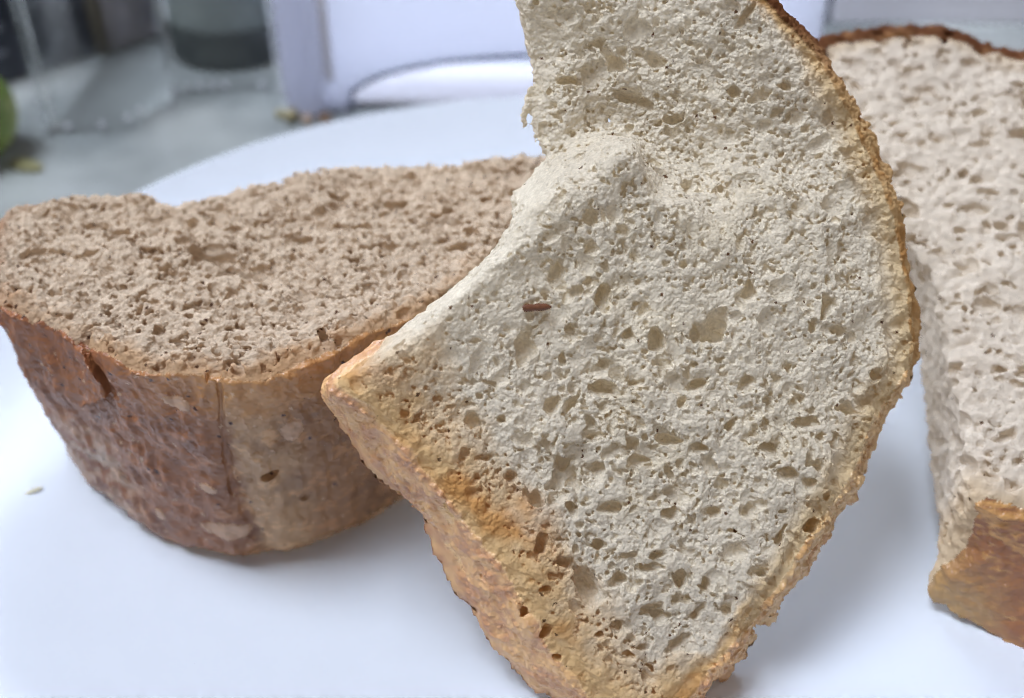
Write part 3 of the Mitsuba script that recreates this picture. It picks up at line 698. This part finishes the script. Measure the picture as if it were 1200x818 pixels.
for i, (x, y, r) in enumerate([(-98.7, 166.4, 1.3), (-127.2, 142.8, 1.5), (-68.4, 170.6, 1.2)]):
    c = trimesh.creation.cylinder(r, 60, sections=32)
    c.apply_translation([0, 0, 31])
    put('clear_container__corner_rib' + (f'_{i:03d}' if i else ''), c, 'm_glass', (x, y, ZB), smooth=40)
beads = [(-98.7, 165.7), (-95.2, 166.8), (-91.6, 167.4), (-87.9, 168.0), (-84.2, 168.0), (-73.5, 168.6), (-105.0, 151.7), (-107.3, 146.9), (-113.2, 142.7), (-122.3, 141.7)]
for i, (x, y) in enumerate(beads):
    put('clear_container__bead' + (f'_{i:03d}' if i else ''), trimesh.creation.icosphere(3, 0.8), 'm_bead', (x, y, ZB + 2.6), smooth=True)
tag('clear_container', 'clear plastic container with a row of small beads along its foot, blurred at upper left', 'container')

# green fruit at the left edge of the picture
g = trimesh.creation.icosphere(4, 1.0)
dv = g.vertices
g.vertices = dv * (np.array([13.2, 13.2, 13.6]) * (1 + 0.04 * (meshkit.fbm(dv * 2.2, 2, 3)[:, None] - 0.5)))
scene['m_green'] = {'type': 'principled', 'base_color': mikit.proc(lambda p, n, uv: mix((0.16, 0.24, 0.05), (0.30, 0.36, 0.11), smoothstep(0.35, 0.65, fbm(p.x * 140, p.y * 140, p.z * 140, 3)))), 'roughness': 0.35, 'specular': 0.5}
put('green_fruit', g, 'm_green', (-142.6, 128, ZB + 13.4), smooth=True)
tag('green_fruit', 'blurred green fruit cut off by the left edge of the picture', 'fruit')

# the brown seed on the crumb, lying along the slice
def seed():
    t = np.linspace(0, 1, 40)
    r = 0.52 * np.minimum(1, np.minimum((t / 0.05) ** 0.5, ((1 - t) / 0.24).clip(0) ** 0.55))
    prof = np.stack([r, t * 4.1 - 2.05], 1)
    prof[0, 0] = prof[-1, 0] = 0
    m = trimesh.creation.revolve(prof, sections=28)
    m.vertices[:, 0] *= 1 + 0.05 * np.sin(m.vertices[:, 2] * 4)
    m.vertices[:, 1] *= 0.8
    m.vertices[:, 0] -= np.where(m.vertices[:, 0] > 0.12, 0.10, 0) * (np.abs(m.vertices[:, 1]) < 0.15)
    V = np.array(m.vertices)
    c = np.array(SEED)
    P = c + np.c_[V[:, 2] * 0.998, -V[:, 2] * 0.05 + V[:, 0], V[:, 1]]
    scene['m_seed'] = {'type': 'principled', 'base_color': mikit.proc(lambda p, n, uv: mix((0.10, 0.034, 0.014), (0.21, 0.080, 0.036), fbm(p.x * 2500, p.y * 2500, p.z * 2500, 2))), 'roughness': 0.35, 'specular': 0.4, 'clearcoat': 0.4, 'clearcoat_gloss': 0.85}
    mm = trimesh.Trimesh(slice_world(P), m.faces, process=False)
    if mm.volume < 0: mm.invert()
    scene['seed'] = mikit.ply(mm, 'm_seed', smooth=True)
    tag('seed', 'small dark brown seed lying on the crumb of the middle slice', 'seed')


seed()


def crumb_bit(key, at, r, colour, seed_, label, group=None):
    m = trimesh.creation.icosphere(3, 1.0)
    V = m.vertices
    m.vertices = V * (np.array(r) * (0.7 + 0.7 * meshkit.fbm(V * 1.9 + seed_, 3, seed_)[:, None]))
    plain('m_' + key, *colour, 0.6, 0.3)
    put(key, m, 'm_' + key, at, rz=37 * seed_)
    tag(key, label, 'crumb', group)


crumb_bit('bread_crumb', (-79.7, -4.4, 3.5), (1.4, 0.5, 0.35), (0.62, 0.60, 0.46), 1, 'tiny pale crumb lying alone on the plate left of the heel')
for i, (x, y, r, c, w) in enumerate([(-62, 150.5, 2.4, (0.30, 0.26, 0.14), 'olive brown crumb under the left corner of the white tub'), (-57.5, 148.8, 1.8, (0.38, 0.28, 0.20), 'pale brown crumb at the middle of the tub corner'), (-52.5, 149.0, 2.0, (0.20, 0.12, 0.07), 'dark brown crumb touching the plate rim below the tub corner'), (-65.5, 152.6, 1.6, (0.34, 0.31, 0.18), 'greenish crumb leftmost at the foot of the white tub')]):
    key = 'bread_crumb_%03d' % (i + 1)
    crumb_bit(key, (x, y, ZB + 0.7 * r), (r, r * 0.8, r * 0.7), c, i + 2, w, 'crumbs at the foot of the tub')
crumb_bit('herb_scrap', (-127.5, 123, ZB + 0.8), (4.5, 2.4, 0.9), (0.22, 0.21, 0.10), 9, 'dark and yellowish dry scrap on the worktop beside the green fruit')
labels['herb_scrap']['category'] = 'scrap'
